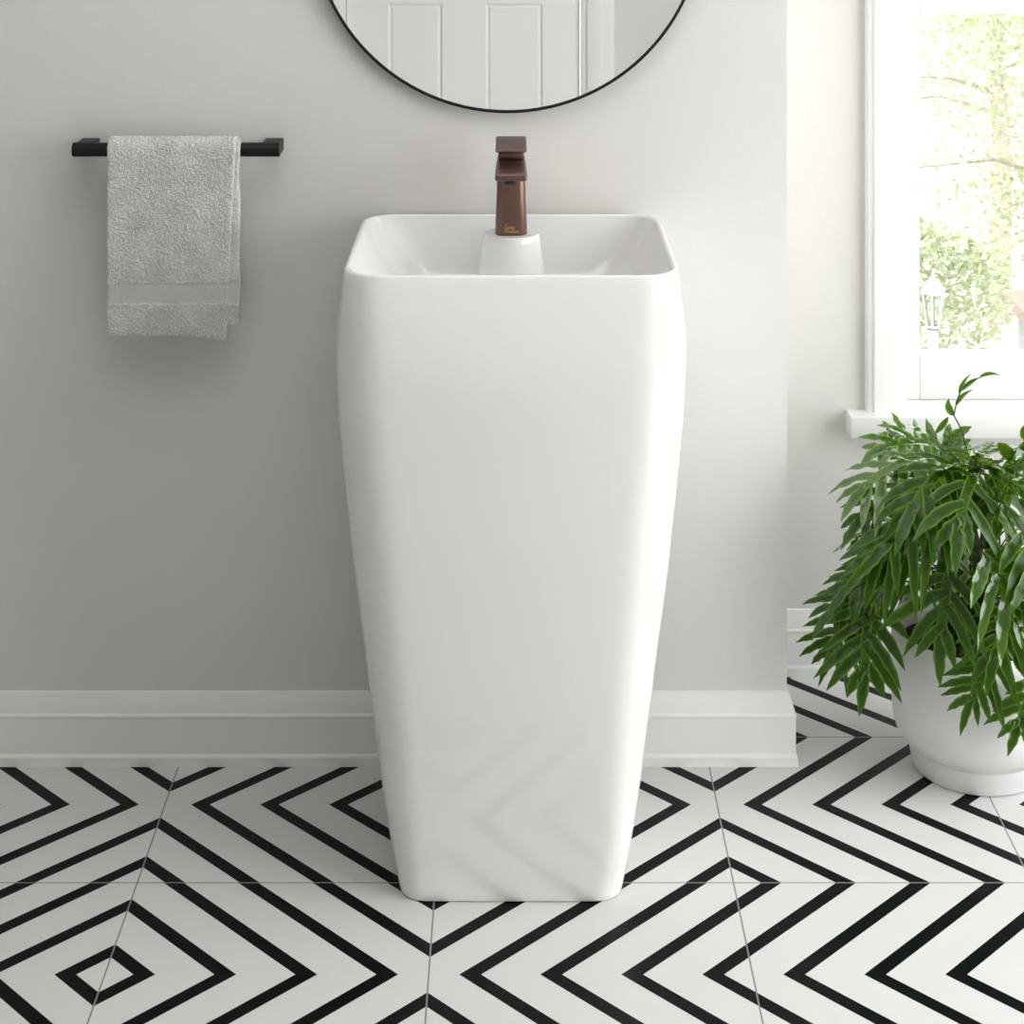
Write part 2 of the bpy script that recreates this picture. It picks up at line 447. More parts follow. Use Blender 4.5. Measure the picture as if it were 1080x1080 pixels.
for d, ix, iyf, iyb, r in ((.012, .0115, .011, .011, .048), (.03, .021, .018, .017, .050), (.055, .0345, .028, .025, .053), (.08, .0485, .041, .034, .056), (.095, .060, .053, .043, .058),
                       (.105, .072, .066, .055, .058), (.112, .088, .084, .072, .055), (.116, .110, .108, .096, .05), (.1185, .14, .135, .125, .04), (.120, .17, .16, .15, .028), (.1205, .193, .17, .172, .020)):
    rings.append(rrect(hw0-ix, f0+iyf, b0-iyb, r*1.1, RIMH-d, SX, 14, 10, 2.3))
loft(bm, rings)
body = spart(sink, 'basin_body', bm, M['ceramic'])
for p_ in body.data.polygons: p_.use_smooth = True
DKY, DKH = 2.802, .8385
bm = B()
lathe(bm, [(0, 0), (.036, 0), (.0405, -.0005), (.0420, -.0020), (.0435, -.010), (.048, -.045), (.052, -.075), (.058, -.095), (.066, -.112)], (SX, DKY, DKH), 64)
spart(sink, 'faucet_deck', bm, M['ceramic'])
bm = B(); lathe(bm, [(0, .004), (.018, .004), (.021, .0025), (.022, 0), (.022, -.003)], (SX, 2.680, RIMH-.1203), 40)
spart(sink, 'drain', bm, M['bronze'])

# ------------------------------------------------------------------ faucet
fau = empty('faucet', (SX, DKY, DKH+.0002))
tag(fau, 'bronze single-handle faucet standing on the round deck of the white sink', 'faucet')
z0 = DKH + .0002
BF, BB = 2.776, 2.824        # body front and back depth
def bodysec(t):
    hw = interp([(0, .0243), (.05, .0240), (.5, .0219), (1, .0208)], t)
    return hw
def superring(hw, yc, hd, z, e=3.6, n=56):
    out = []
    for k in range(n):
        a = 2*PI*k/n; c, s = math.cos(a), math.sin(a)
        out.append((SX + hw*math.copysign(abs(c)**(2/e), c), yc + hd*math.copysign(abs(s)**(2/e), s), z))
    return out
bm = B()
rings = []
HB = .951 - z0
for t in [0, .012, .03] + [.06 + .94*i/14 for i in range(15)]:
    hw = bodysec(t) - (.001 if t == 0 else 0)
    rings.append(superring(hw, 2.800, .0245 - .001*t - (.001 if t == 0 else 0), z0 + HB*t))
loft(bm, rings)
spart(fau, 'body', bm, M['bronze'])
def slab(bm, secs, bev):
    """box swept front to back: secs = (y, halfwidth, ztop, zbottom)"""
    rings = []
    for y, hw, zt, zb in secs:
        r = min(bev, (zt-zb)*.45); pts = []
        for cx, cz, a0 in ((hw-r, zt-r, 0), (-hw+r, zt-r, PI/2), (-hw+r, zb+r, PI), (hw-r, zb+r, 1.5*PI)):
            for k in range(5): pts.append((SX + cx + r*math.cos(a0 + PI/2*k/4), y, cz + r*math.sin(a0 + PI/2*k/4)))
        rings.append(pts)
    loft(bm, rings)
bm = B()
slab(bm, [(2.655, .0205, .9500, .9455), (2.6565, .0222, .9515, .9432), (2.660, .0230, .9520, .9420), (2.70, .0230, .9518, .9375), (2.74, .0228, .9515, .9315), (2.772, .0222, .9512, .9230),
          (2.80, .0212, .9512, .9180), (2.820, .0208, .951, .9200)], .0035)
spart(fau, 'spout', bm, M['bronze'])
bm = B()
pts = [(SX + .0098*math.cos(PI + PI*k/16), 2.664 + .006*math.sin(PI + PI*k/16)) for k in range(17)]
loft(bm, [[(x, y, .9432) for x, y in pts], [(x, y, .9378) for x, y in pts]], closed=True)
aer = spart(fau, 'aerator', bm, M['dark'])
bm = B(); box(bm, SX-.0195, SX+.0195, 2.778, 2.822, .9508, .9632, .003); spart(fau, 'cartridge_neck', bm, M['bronze'])
bm = B()
slab(bm, [(2.7235, .0210, .9742, .9725), (2.7245, .0225, .9752, .9717), (2.728, .0230, .9757, .9712), (2.77, .0230, .9772, .9690), (2.80, .0230, .9782, .9630), (2.824, .0230, .9790, .9630), (2.8275, .0222, .9785, .9635)], .0025)
lev = spart(fau, 'lever_handle', bm, M['bronze'])
# handwritten two-line lettering near the foot of the body
G = {'S': [[(.80, .86), (.62, 1.0), (.36, .92), (.32, .70), (.55, .50), (.62, .25), (.42, .0), (.12, .02), (.0, .18)]],
     'w': [[(.0, .46), (.08, .06), (.24, .04), (.36, .44), (.40, .06), (.56, .04), (.66, .46), (.76, .40)]],
     'i': [[(.0, .1), (.14, .46), (.14, .05), (.28, .05)], [(.17, .64), (.19, .68)]],
     's': [[(.0, .05), (.20, .48), (.30, .22), (.20, .0), (.04, .04)], [(.2, .0), (.40, .12)]],
     'M': [[(-.2, .0), (.0, .1), (.22, .96), (.34, .1), (.66, 1.0), (.72, .06), (.90, .06)]],
     'a': [[(.36, .42), (.16, .46), (.02, .2), (.14, .0), (.30, .16), (.38, .46), (.36, .06), (.52, .06)]],
     'd': [[(.36, .42), (.16, .46), (.02, .2), (.14, .0), (.30, .16), (.44, 1.0), (.36, .06), (.52, .06)]],
     'o': [[(.22, .46), (.04, .26), (.12, .0), (.30, .08), (.34, .32), (.22, .46), (.46, .40)]],
     'n': [[(.0, .46), (.02, .0), (.16, .42), (.28, .40), (.30, .06), (.46, .06)]]}
ADV = {'S': .80, 'w': .74, 'i': .27, 's': .38, 'M': .88, 'a': .48, 'd': .50, 'o': .42, 'n': .46}
def write(bm, text, x, z, em, r):
    for ch in text:
        for st in G[ch]:
            pts = []
            # smooth the stroke
            P_ = [Vector((a + .18*b, b)) for a, b in st]
            dense = []
            for k in range(len(P_)-1):
                p0, p1, p2, p3 = P_[max(k-1, 0)], P_[k], P_[k+1], P_[min(k+2, len(P_)-1)]
                for q in range(4):
                    t = q/4
                    dense.append(.5*((2*p1) + (p2-p0)*t + (2*p0-5*p1+4*p2-p3)*t*t + (3*p1-p0-3*p2+p3)*t**3))
            dense.append(P_[-1])
            for v in dense:
                X, Z = x + v.x*em, z + v.y*em
                t = (Z - z0)/HB; hw = bodysec(t)
                hd = .0245 - .001*t
                y = 2.800 - hd*(max(0, 1 - abs(X/hw)**3.6))**(1/3.6)
                pts.append((SX + X, y - .0001, Z))
            tube(bm, pts, r, 5)
        x += ADV[ch]*em
bm = B()
write(bm, 'Swiss', -.0118, z0 + .0106, .0068, .00027)
write(bm, 'Madison', -.0100, z0 + .0046, .0064, .00027)
lt = spart(fau, 'lettering', bm, M['gold']); lt['label'] = 'small gold handwritten lettering'

# ------------------------------------------------------------------ mirror
mc = Vector((-.0073, YW, 1.3093)); MR = .3025
mir = empty('round_mirror', mc)
tag(mir, 'round wall mirror with thin black frame hanging above the sink', 'mirror')
def disc(prof, mat, name):
    bm = B(); lathe(bm, prof, (0, 0, 0), 160)
    bmesh.ops.rotate(bm, verts=bm.verts, cent=(0, 0, 0), matrix=Matrix.Rotation(PI/2, 3, 'X'))   # +z -> -y
    return obj(name, bm, mat, mir)
disc([(0, .001), (MR-.006, .001), (MR-.001, .001), (MR, .003), (MR, .0205), (MR-.001, .0215), (MR-.0038, .0215), (MR-.0045, .0205), (MR-.0045, .0190)], M['black'], 'frame')
disc([(0, .0185), (MR-.004, .0185), (MR-.004, .0125), (0, .0125)], M['mirror'], 'mirror_glass')

# ------------------------------------------------------------------ towel bar and towel
BY, BZ, BR = 2.834, .9570, .0108
bar = empty('towel_bar', (-.51, BY, BZ))
tag(bar, 'matte black towel bar fixed to the grey wall left of the sink', 'towel bar')
XA, XB = (75.5-540)*2.825/F, (294.5-540)*2.825/F
def cyl(bm, x0, x1, r, bev=.0006):
    rings = []
    for x, rr_ in ((x0, r-bev), (x0+bev, r), (x1-bev, r), (x1, r-bev)):
        rings.append([(x, BY + rr_*math.cos(2*PI*k/40), BZ + rr_*math.sin(2*PI*k/40)) for k in range(40)])
    loft(bm, rings)
bm = B(); cyl(bm, XA+.031, XB-.031, BR-.0002); spart(bar, 'rail', bm, M['black'])
for x0, x1 in ((XA, XA+.0328), (XB-.0328, XB)):
    bm = B(); cyl(bm, x0, x1, BR); spart(bar, 'end_cap', bm, M['black'])
    bm = B(); box(bm, x0+.002 if x0 == XA else x0+.004, x1-.004 if x0 == XA else x1-.001, BY, YW-.0002, BZ-.0105, BZ+.0085, .0012); spart(bar, 'bracket', bm, M['black'])

towel = empty('hand_towel', (-.515, BY, BZ-.15))
tag(towel, 'folded grey terry hand towel draped over the black towel bar', 'towel')
def sheet(name, xl, xr_fn, r, thick, front_end, back_end, band, amp, nu=150, nv=460, sway=0.0):
    """cloth hung over the bar; v runs from the back hem over the bar to the front hem"""
    arc = PI*r; rt = random.Random(11)
    cell = {(a_, b_): rt.random() for a_ in range(97) for b_ in range(211)}
    Lf = lambda u: BZ - front_end(u)
    bandz = band
    def path(v, u, off):
        lb, lf = BZ - back_end, Lf(u)
        tot = lb + arc + lf
        s = v*tot
        R_ = r + off
        if s < lb: return Vector((0, BY + R_, back_end + s)), Vector((0, 1, 0))
        if s < lb + arc:
            a = (s-lb)/r
            return Vector((0, BY + R_*math.cos(a), BZ + R_*math.sin(a))), Vector((0, math.cos(a), math.sin(a)))
        z = BZ - (s - lb - arc)
        k = (s - lb - arc)/lf
        return Vector((0, BY - R_ + .004*k*sway, z)), Vector((0, -1, 0))
    bm = B()
    def surf(off, fuzz):
        g = []
        for j in range(nv+1):
            row = []
            for i in range(nu+1):
                u, v = i/nu, j/nv
                p_, n_ = path(v, u, off)
                x = xl + (xr_fn(p_.z, n_.y) - xl)*u
                wv = .0016*math.sin(9*u + 2.0*noise.noise((u*3, p_.z*9, 1.7)))*min(1, max(0, (BZ - p_.z)/.1))
                p_.y += wv*(1 if n_.y < 0 else .3)
                inband = bandz[0] < p_.z < bandz[1] and n_.y < 0
                a = 0
                if fuzz and not inband:
                    a = amp*(.2 + 1.5*cell[(int(x*560) % 97, int(p_.z*560 + p_.y*300) % 211)] + .5*rt.random() + .4*noise.noise((x*120, p_.z*120, p_.y*120)))
                edge = min(u, 1-u)/.02
                if edge < 1: a -= thick*.5*(1-edge)**2
                ev = min(1-v, v)*40
                if ev < 1: a -= thick*.4*(1-ev)**2
                row.append(bm.verts.new((x, p_.y + n_.y*a, p_.z + n_.z*a)))
            g.append(row)
        return g
    A = surf(thick/2, True); C_ = surf(-thick/2, False)
    for j in range(nv):
        for i in range(nu):
            bm.faces.new((A[j][i], A[j][i+1], A[j+1][i+1], A[j+1][i]))
            bm.faces.new((C_[j][i], C_[j+1][i], C_[j+1][i+1], C_[j][i+1]))
    for j in range(nv):
        bm.faces.new((A[j][0], A[j+1][0], C_[j+1][0], C_[j][0])); bm.faces.new((A[j][nu], C_[j][nu], C_[j+1][nu], A[j+1][nu]))
    for i in range(nu):
        bm.faces.new((A[0][i], C_[0][i], C_[0][i+1], A[0][i+1])); bm.faces.new((A[nv][i], A[nv][i+1], C_[nv][i+1], C_[nv][i]))
    o = spart(towel, name, bm, M['terry'])
    for p_ in o.data.polygons: p_.use_smooth = True
    # woven band laid into the front face
    bm = B()
    n2 = 60
    rows_ = []
    for z in [bandz[0]-.001 + (bandz[1]-bandz[0]+.002)*q/6 for q in range(7)]:
        row = []
        for i in range(n2+1):
            u = i/n2
            lf = Lf(u); k = (BZ - z)/lf
            x = xl + .0006 + (xr_fn(z, -1) - .0006 - xl - .0006)*u
            wv = .0016*math.sin(9*u + 2.0*noise.noise((u*3, z*9, 1.7)))*min(1, max(0, (BZ - z)/.1))
            e = max(0, 1 - min(u, 1-u)/.02)
            row.append((x, BY - (r + thick/2) + .004*k*sway + wv - amp*.35 + e*e*thick*.4, z))
        rows_.append(row)
    bk = [[(x, y + .0018, z) for x, y, z in row] for row in rows_]
    loft(bm, [ro + b_[::-1] for ro, b_ in zip(rows_, bk)])
    b = spart(o, 'woven_band', bm, M['band'])
    b['label'] = 'smooth flat woven band'
    return o
d0 = 2.816
ZB1, ZB0 = CAMH - (299.5-HOR)*d0/F, CAMH - (320-HOR)*d0/F
xl = (113-540)*d0/F
def xr_front(z, ny):
    t = min(1, max(0, (BZ - z)/.28))
    if ny > .2: return (250-540)*d0/F
    return ((248.5 - 10.0*t**.8)-540)*d0/F
sheet('front_fold', xl, xr_front, .0168, .0042, lambda u: .6790 - .0015*math.sin(u*9) - .0075*max(0, (u-.62)/.38)**1.5, .69, (ZB0, ZB1), .0011, sway=.4)
sheet('inner_fold', xl+.002, lambda z, ny: (252.7 + .6*math.sin(z*60) - (5 if ny > .2 else 0) - 540)*2.822/F, .0128, .0038, lambda u: .692 + .006*max(0, (u-.9)/.1), .70, (ZB0-.001, ZB1+.003), .0010, sway=-.1, nu=120, nv=400)

# ------------------------------------------------------------------ potted fern
PC = Vector((.715, 2.879, 0))
fern = empty('potted_fern', PC)
tag(fern, 'bushy green fern in a round white pot on the floor below the window', 'potted plant')
def fpart(par, name, bm, mat, **k):
    return obj(name, bm, mat, par, **k)
bm = B()
lathe(bm, [(.0, .0425), (.1065, .0425), (.1085, .0435), (.1125, .0475), (.1175, .0535), (.1218, .061), (.1250, .071), (.1270, .084), (.1277, .10), (.1278, .15), (.1278, .2135), (.1272, .2155), (.1255, .2162), (.1238, .2150), (.1232, .212), (.123, .17), (.12, .12)], (0, 0, 0), 96)
pot = fpart(fern, 'pot', bm, M['pot'])
bm = B()
lathe(bm, [(0, .0005), (.093, .0005), (.0955, .002), (.0975, .008), (.1000, .020), (.1015, .030), (.1012, .036), (.1030, .0385), (.1045, .0425), (0, .0425)], (0, 0, 0), 96)
o_ = obj('base_ring', bm, M['pot_base'], pot); o_['label'] = 'slightly greyer tapered foot'
bm = B()
rings = []
for k in range(16):
    r_ = .1230*(1 - k/16)
    rings.append([(r_*math.cos(2*PI*i/64), r_*math.sin(2*PI*i/64), .176 + .012*(1-(r_/.123)**2) + .006*noise.noise((r_*40*math.cos(2*PI*i/64), r_*40*math.sin(2*PI*i/64), 3))) for i in range(64)])
loft(bm, rings, cap0=False); fpart(fern, 'soil', bm, M['soil'])

def bez(p0, p1, p2, p3, t):
    s = 1-t
    return p0*s**3 + p1*(3*s*s*t) + p2*(3*s*t*t) + p3*t**3
def blade_strip(bm, uvl, mid, side, nrm, wid, fold=.18, wave=0.0, ph=0.0):
    """leaf strip: 5 columns, pointed, folded along its midrib"""
    n = len(mid)
    grid = []
    for k in range(n):
        w = wid[k]
        row = []
        for c in (-1, -.55, 0, .55, 1):
            wv = 1 + wave*math.sin(k*1.9 + ph + (2.1 if c < 0 else 0))*(1 if c else 0)
            row.append(bm.verts.new(mid[k] + side[k]*w*c*wv + nrm[k]*(abs(c)**1.5*(fold + 1.6*wave*math.sin(k*1.5 + ph*2 + c))*w)))
        grid.append(row)
    for k in range(n-1):
        for c in range(4):
            f = bm.faces.new((grid[k][c], grid[k][c+1], grid[k+1][c+1], grid[k+1][c]))
            f.smooth = True
            cs = (.0, .225, .5, .775, 1.0)
            for lp, (uu, vv) in zip(f.loops, ((cs[c], k), (cs[c+1], k), (cs[c+1], k+1), (cs[c], k+1))):
                lp[uvl].uv = (uu, vv/(n-1))
def frond(root, A, Bp, up, lob=.07, n=6, wid=.0085, arch=.35, droop=.35, rnd=random, mat='leaf', stem=True, roll=0.0, term=1.0):
    """one pinnately lobed frond: blade from A to Bp, petiole from root; coordinates relative to the pot centre"""
    up = Vector(up)
    ax = Bp - A; ln = ax.length
    p1 = A + ax*.33 + Vector((0, 0, 1))*arch*ln*.5
    p2 = A + ax*.72 + Vector((0, 0, 1))*arch*ln*.45
    P_ = [bez(A, p1, p2, Bp, k/24) for k in range(25)]
    def frame(i):
        t = (P_[min(i+1, 24)] - P_[max(i-1, 0)]).normalized()
        s = t.cross(up)
        if s.length < .05: s = t.cross(Vector((.3, -1, .2)))
        s.normalize()
        nn = s.cross(t).normalized()
        if roll: 
            R_ = Matrix.Rotation(roll, 3, t); s = R_ @ s; nn = R_ @ nn
        return t, s, nn
    bm = B(); uvl = bm.loops.layers.uv.new('UVMap')
    # winged midrib
    idx = list(range(0, 21))
    fr_ = [frame(i) for i in idx]
    ww = [.0022 + .0062*min(1, i/5)*(1 - .2*i/20) for i in idx]
    blade_strip(bm, uvl, [P_[i] for i in idx], [f[1] for f in fr_], [f[2] for f in fr_], ww, .12)
    def lobe(i, direction, L, wmax, nn, dr, first=.72):
        K = 13
        side0 = direction.cross(nn).normalized()
        mid, sd, nm, wd = [], [], [], []
        tg = (P_[min(i+2, 24)] - P_[max(i-2, 0)])
        curl = rnd.uniform(-.10, .20)*(1 if side0.dot(tg) > 0 else -1)
        ph_ = rnd.uniform(0, 6)
        base = P_[i]
        for k in range(K):
            s = k/(K-1)
            q = base + direction*(L*s) + side0*(curl*L*s*s) + Vector((0, 0, -1))*(dr*L*s*s)
            mid.append(q)
        for k in range(K):
            s = k/(K-1)
            t = (mid[min(k+1, K-1)] - mid[max(k-1, 0)]).normalized()
            ss = t.cross(nn).normalized(); n2 = ss.cross(t).normalized()
            tw = rnd.uniform(-.06, .06)
            sd.append((ss + n2*tw).normalized()); nm.append(n2)
            prof_ = (first + (1-first)*math.sin(min(1, s/.45)*PI/2)) * (1 if s < .45 else max(0, 1-((s-.45)/.55)**2.1))
            wd.append(max(.0003, wmax*prof_*1))
        blade_strip(bm, uvl, mid, sd, nm, wd, rnd.uniform(.02, .20), .11, ph_)
    for k in range(n):
        t = .10 + .78*k/(n-1) if n > 1 else .5
        for sgn in (-1, 1):
            i = min(22, max(0, int((t + rnd.uniform(-.03, .03) + .03*sgn)*24)))
            tt, s, nn = frame(i)
            a = math.radians(20 + 32*t + rnd.uniform(-8, 8))
            d = (s*sgn*math.cos(a) + tt*math.sin(a) + nn*rnd.uniform(-.12, .16)).normalized()
            L_ = lob*(.62 + .55*math.sin(PI*min(1, t*.85 + .12)))*rnd.uniform(.86, 1.12)*(1 if t < .7 else .82)
            lobe(i, d, L_, wid*rnd.uniform(.85, 1.1), nn, droop*rnd.uniform(.6, 1.3))
    tt, s, nn = frame(20)
    lobe(20, tt, lob*.95*term, wid*1.05, nn, droop*.5)
    o = obj('frond', bm, M[mat], fern, sharp='raw')
    if stem:
        bm = B()
        mid = root*.35 + A*.65 + Vector((0, 0, .06*(A-root).length/.2))
        c1 = root + Vector((0, 0, 1))*(A-root).length*.45
        c2 = A - (P_[1]-P_[0]).normalized()*(A-root).length*.35
        pts = [bez(root, c1, c2, A, k/14) for k in range(15)] + [P_[2] , P_[5]]
        tube(bm, pts, lambda t_: .0019 - .0008*t_, 6)
        obj('stem', bm, M['stem'], o)
    return o
def L3(px, py, d): return at(px, py, d) - PC
rf = random.Random(21)
def root():
    a, r_ = rf.uniform(0, 2*PI), rf.uniform(.01, .06)
    return Vector((r_*math.cos(a), r_*math.sin(a), .182))
FRONT = (-.15, -.85, .5)
# fronds that stand out in the photograph: blade start, blade tip, outward side
keys = [
    ((916, 632, 2.80), (912, 712, 2.76), (-.35, -.8, .35), .070, 6, .0088, .10, .25, 'leaf'),
    ((1001, 600, 2.70), (992, 668, 2.68), (-.1, -.9, .35), .080, 5, .0090, .08, .30, 'leaf'),
    ((1036, 582, 2.66), (1078, 650, 2.62), (.1, -.8, .6), .070, 5, .0095, .12, .30, 'leaf2'),
    ((1054, 680, 2.735), (1022, 742, 2.712), (-.1, -.95, .3), .058, 7, .0062, .06, .22, 'leaf'),
    ((1096, 715, 2.735), (1074, 764, 2.715), (.0, -.95, .3), .056, 5, .0075, .06, .2, 'leaf'),
    ((985, 482, 2.82), (905, 520, 2.76), (-.3, -.4, .9), .070, 6, .0085, .28, .45, 'leaf2'),
    ((988, 470, 2.90), (928, 474, 2.86), (-.2, -.5, .9), .060, 5, .0085, .25, .30, 'leaf2'),
    ((1010, 488, 2.78), (958, 545, 2.70), (-.2, -.7, .7), .075, 6, .0090, .30, .50, 'leaf'),
    ((1018, 530, 2.74), (930, 580, 2.70), (-.2, -.7, .7), .080, 6, .0085, .25, .50, 'leaf'),
    ((1000, 572, 2.74), (915, 596, 2.72), (-.2, -.7, .7), .070, 6, .0080, .22, .55, 'leaf'),
    ((955, 590, 2.82), (892, 622, 2.80), (-.4, -.6, .6), .062, 6, .0075, .20, .40, 'leaf'),
    ((930, 618, 2.84), (876, 645, 2.82), (-.4, -.6, .6), .060, 6, .0070, .20, .45, 'leaf'),
    ((1045, 492, 2.80), (1062, 545, 2.72), (.1, -.7, .7), .078, 5, .0095, .35, .45, 'leaf'),
    ((1030, 500, 2.76), (1010, 560, 2.66), (-.1, -.8, .6), .078, 5, .0095, .35, .45, 'leaf'),
    ((1075, 470, 2.86), (1110, 480, 2.78), (.2, -.5, .9), .080, 5, .0100, .30, .35, 'leaf2'),
    ((985, 490, 2.95), (1000, 468, 2.95), (-.2, -.7, .6), .055, 3, .0085, .2, .1, 'leaf2'),
    ((975, 478, 2.93), (944, 462, 2.92), (-.2, -.6, .8), .050, 4, .0085, .2, .1, 'leaf2'),
    ((962, 520, 2.80), (908, 548, 2.78), (-.4, -.5, .8), .062, 5, .0085, .25, .5, 'leaf'),
    ((1078, 560, 2.66), (1105, 630, 2.62), (.2, -.8, .5), .066, 6, .0090, .15, .35, 'leaf'),
    ((898, 640, 2.88), (876, 690, 2.87), (-.6, -.6, .4), .060, 6, .0065, .1, .3, 'leaf'),
    ((1068, 640, 2.70), (1050, 690, 2.68), (-.05, -.9, .4), .066, 5, .0080, .1, .3, 'leaf'),
]
for A_, B_, up, lob, n, wid, arch, dr, mt in keys:
    frond(root(), L3(*A_), L3(*B_), up, lob, max(3, n-1), wid*.98, arch, dr, rf, mt)
# the rest of the bush all round the pot
def fill(cnt, rA, hA, rB, hB, lob, wid, arch, dr, mats, a0=0, a1=2*PI):
    for k in range(cnt):
        th = a0 + (a1-a0)*(k + rf.uniform(.1, .9))/cnt
        dv_ = Vector((math.cos(th), math.sin(th), 0))
        lim = 1.0 - .25*max(0, dv_.y)
        a_, b_ = rf.uniform(*rA)*lim, rf.uniform(*rB)*lim
        A_ = dv_*a_ + Vector((0, 0, rf.uniform(*hA)))
        B_up = .13*max(0, -dv_.y - .1)
        th2 = th + rf.uniform(-.5, .5)
        B_ = Vector((math.cos(th2), math.sin(th2), 0))*b_ + Vector((0, 0, rf.uniform(*hB) + B_up))
        up = (dv_*.55 + Vector((rf.uniform(-.4, .4), rf.uniform(-.4, .4), .85))).normalized()
        frond(root(), A_, B_, up, lob*rf.uniform(.62, 1.05), rf.choice((4, 4, 5, 5)), wid*rf.uniform(.72, .98), arch, dr*rf.uniform(.4, 1.2), rf, rf.choice(mats))
fill(11, (.02, .06), (.42, .46), (.12, .17), (.42, .46), .056, .0100, .18, .22, ('leaf2', 'leaf2', 'leaf'))
fill(13, (.08, .12), (.37, .42), (.18, .22), (.33, .38), .056, .0098, .28, .42, ('leaf', 'leaf', 'leaf2'))
fill(14, (.10, .15), (.30, .36), (.19, .23), (.24, .31), .054, .0092, .25, .45, ('leaf', 'leaf2', 'leaf'))
fill(8, (.12, .16), (.26, .31), (.19, .22), (.18, .23), .048, .0082, .22, .45, ('leaf',), .2, PI + .12)
fill(7, (.02, .06), (.27, .33), (.09, .13), (.28, .31), .050, .0092, .2, .45, ('leaf',))
# upright young sprig rising above the bush
bm = B(); uvl = bm.loops.layers.uv.new('UVMap')
SD = 2.93
def spr(*q): return [L3(x, y, SD) for x, y in q]
def simple_leaf(pts, wmax, nn=Vector((0, -1, .15))):
    pts = [Vector(p_) for p_ in pts]; K = 9; mid = []
    for k in range(K):
        t = k/(K-1); a, b_, c = pts
        mid.append(a*(1-t)**2 + b_*2*t*(1-t) + c*t*t)
    sd, nm, wd = [], [], []
    for k in range(K):
        t = (mid[min(k+1, K-1)] - mid[max(k-1, 0)]).normalized()
        s = t.cross(nn).normalized(); sd.append(s); nm.append(s.cross(t))
        x = k/(K-1); wd.append(max(.0003, wmax*math.sin(PI*min(1, .06 + x**.8*.94))))
    blade_strip(bm, uvl, mid, sd, nm, wd, .2)
simple_leaf(spr((1006, 438), (997, 430), (1001, 420)), .0062)
simple_leaf(spr((1008, 428), (1012, 416), (1026, 411)), .0036)
simple_leaf(spr((1012, 416), (1012, 405), (1024, 394)), .0032)
simple_leaf(spr((1014, 412), (1022, 402), (1034, 398)), .0036)
simple_leaf(spr((1033, 398), (1042, 391), (1055, 396)), .0030)
simple_leaf(spr((1000, 440), (992, 452), (985, 458)), .0050)
sp = obj('frond', bm, M['leaf2'], fern, sharp='raw'); sp['label'] = 'slender upright young sprig'
bm = B()
q = spr((1024, 500), (1020, 475), (1014, 453), (1006, 438), (1009, 424), (1013, 412), (1022, 403), (1034, 398))
tube(bm, [Vector((.01, -.02, .18))] + q, lambda t: .0016 - .0009*t, 6); obj('stem', bm, M['stem'], sp)

# ------------------------------------------------------------------ garden outside the window
GZ = -3.2
bm = B(); box(bm, -8, 26, YR+1.5, 60, GZ-.2, GZ); struct(obj('ground', bm, M['lawn'], smooth=False))
rg = random.Random(5)
def tree(x, y, h, cr, label, nleaf, leaf=.09, base=GZ, low=.35):
    t = empty('garden_tree', (x, y, base)); tag(t, label, 'tree', 'trees in the garden')
    bm = B()
    tube(bm, [(0, 0, 0), (.05, .03, h*.3), (-.04, .02, h*.6), (.05, 0, h*.88)], lambda q_: .12*(1-.75*q_), 10)
    obj('trunk', bm, M['bark'], t)
    bm = B()
    for k in range(13):
        a = rg.uniform(0, 2*PI); z = h*rg.uniform(low, .85); l = cr*rg.uniform(.6, 1.0)
        tube(bm, [(0, 0, z), (l*.4*math.cos(a), l*.4*math.sin(a), z + .12*l), (l*math.cos(a+.3), l*math.sin(a+.3), z + .22*l*rg.uniform(-.6, 1.2))], lambda q_: .032*(1-.8*q_), 6)
    obj('branches', bm, M['bark'], t)
    bm = B(); uvl = bm.loops.layers.uv.new('UVMap')
    clumps = []
    for k in range(26):
        v = Vector((rg.gauss(0, 1), rg.gauss(0, 1), rg.gauss(0, 1))).normalized()*rg.uniform(.45, 1)
        clumps.append((Vector((v.x*cr, v.y*cr, h*(.5+low/2) + v.z*h*(1-low)*.5)), cr*rg.uniform(.28, .45)))
    for k in range(nleaf):
        c, r_ = rg.choice(clumps)
        p_ = c + Vector((rg.gauss(0, .5), rg.gauss(0, .5), rg.gauss(0, .45)))*r_
        d = Vector((rg.gauss(0, 1), rg.gauss(0, 1), rg.gauss(-.3, .8))).normalized()
        s = d.cross(Vector((rg.gauss(0, 1), rg.gauss(0, 1), 1))).normalized()
        l = leaf*rg.uniform(.6, 1.2)
        vs = [bm.verts.new(q_) for q_ in (p_, p_ + d*l*.5 + s*l*.22, p_ + d*l, p_ + d*l*.5 - s*l*.22)]
        f = bm.faces.new(vs)
        for lp, uu in zip(f.loops, ((.5, 0), (1, .5), (.5, 1), (0, .5))): lp[uvl].uv = uu
    obj('foliage', bm, M['tree_leaf'], t, smooth=False, sharp='raw')
tree(3.85, 12.9, 4.6, 1.5, 'nearest pale leafy garden tree with a thin bare branch, filling the upper window view', 8500, .075)
tree(4.55, 17.5, 5.2, 1.35, 'farther pale tree glimpsed through gaps behind the nearer garden tree', 5200, .085)
bm = B()
hd = empty('hedge', (1.9, 10.6, GZ)); tag(hd, 'low pale green hedge behind the garden lantern', 'hedge')
bm = B(); uvl = bm.loops.layers.uv.new('UVMap')
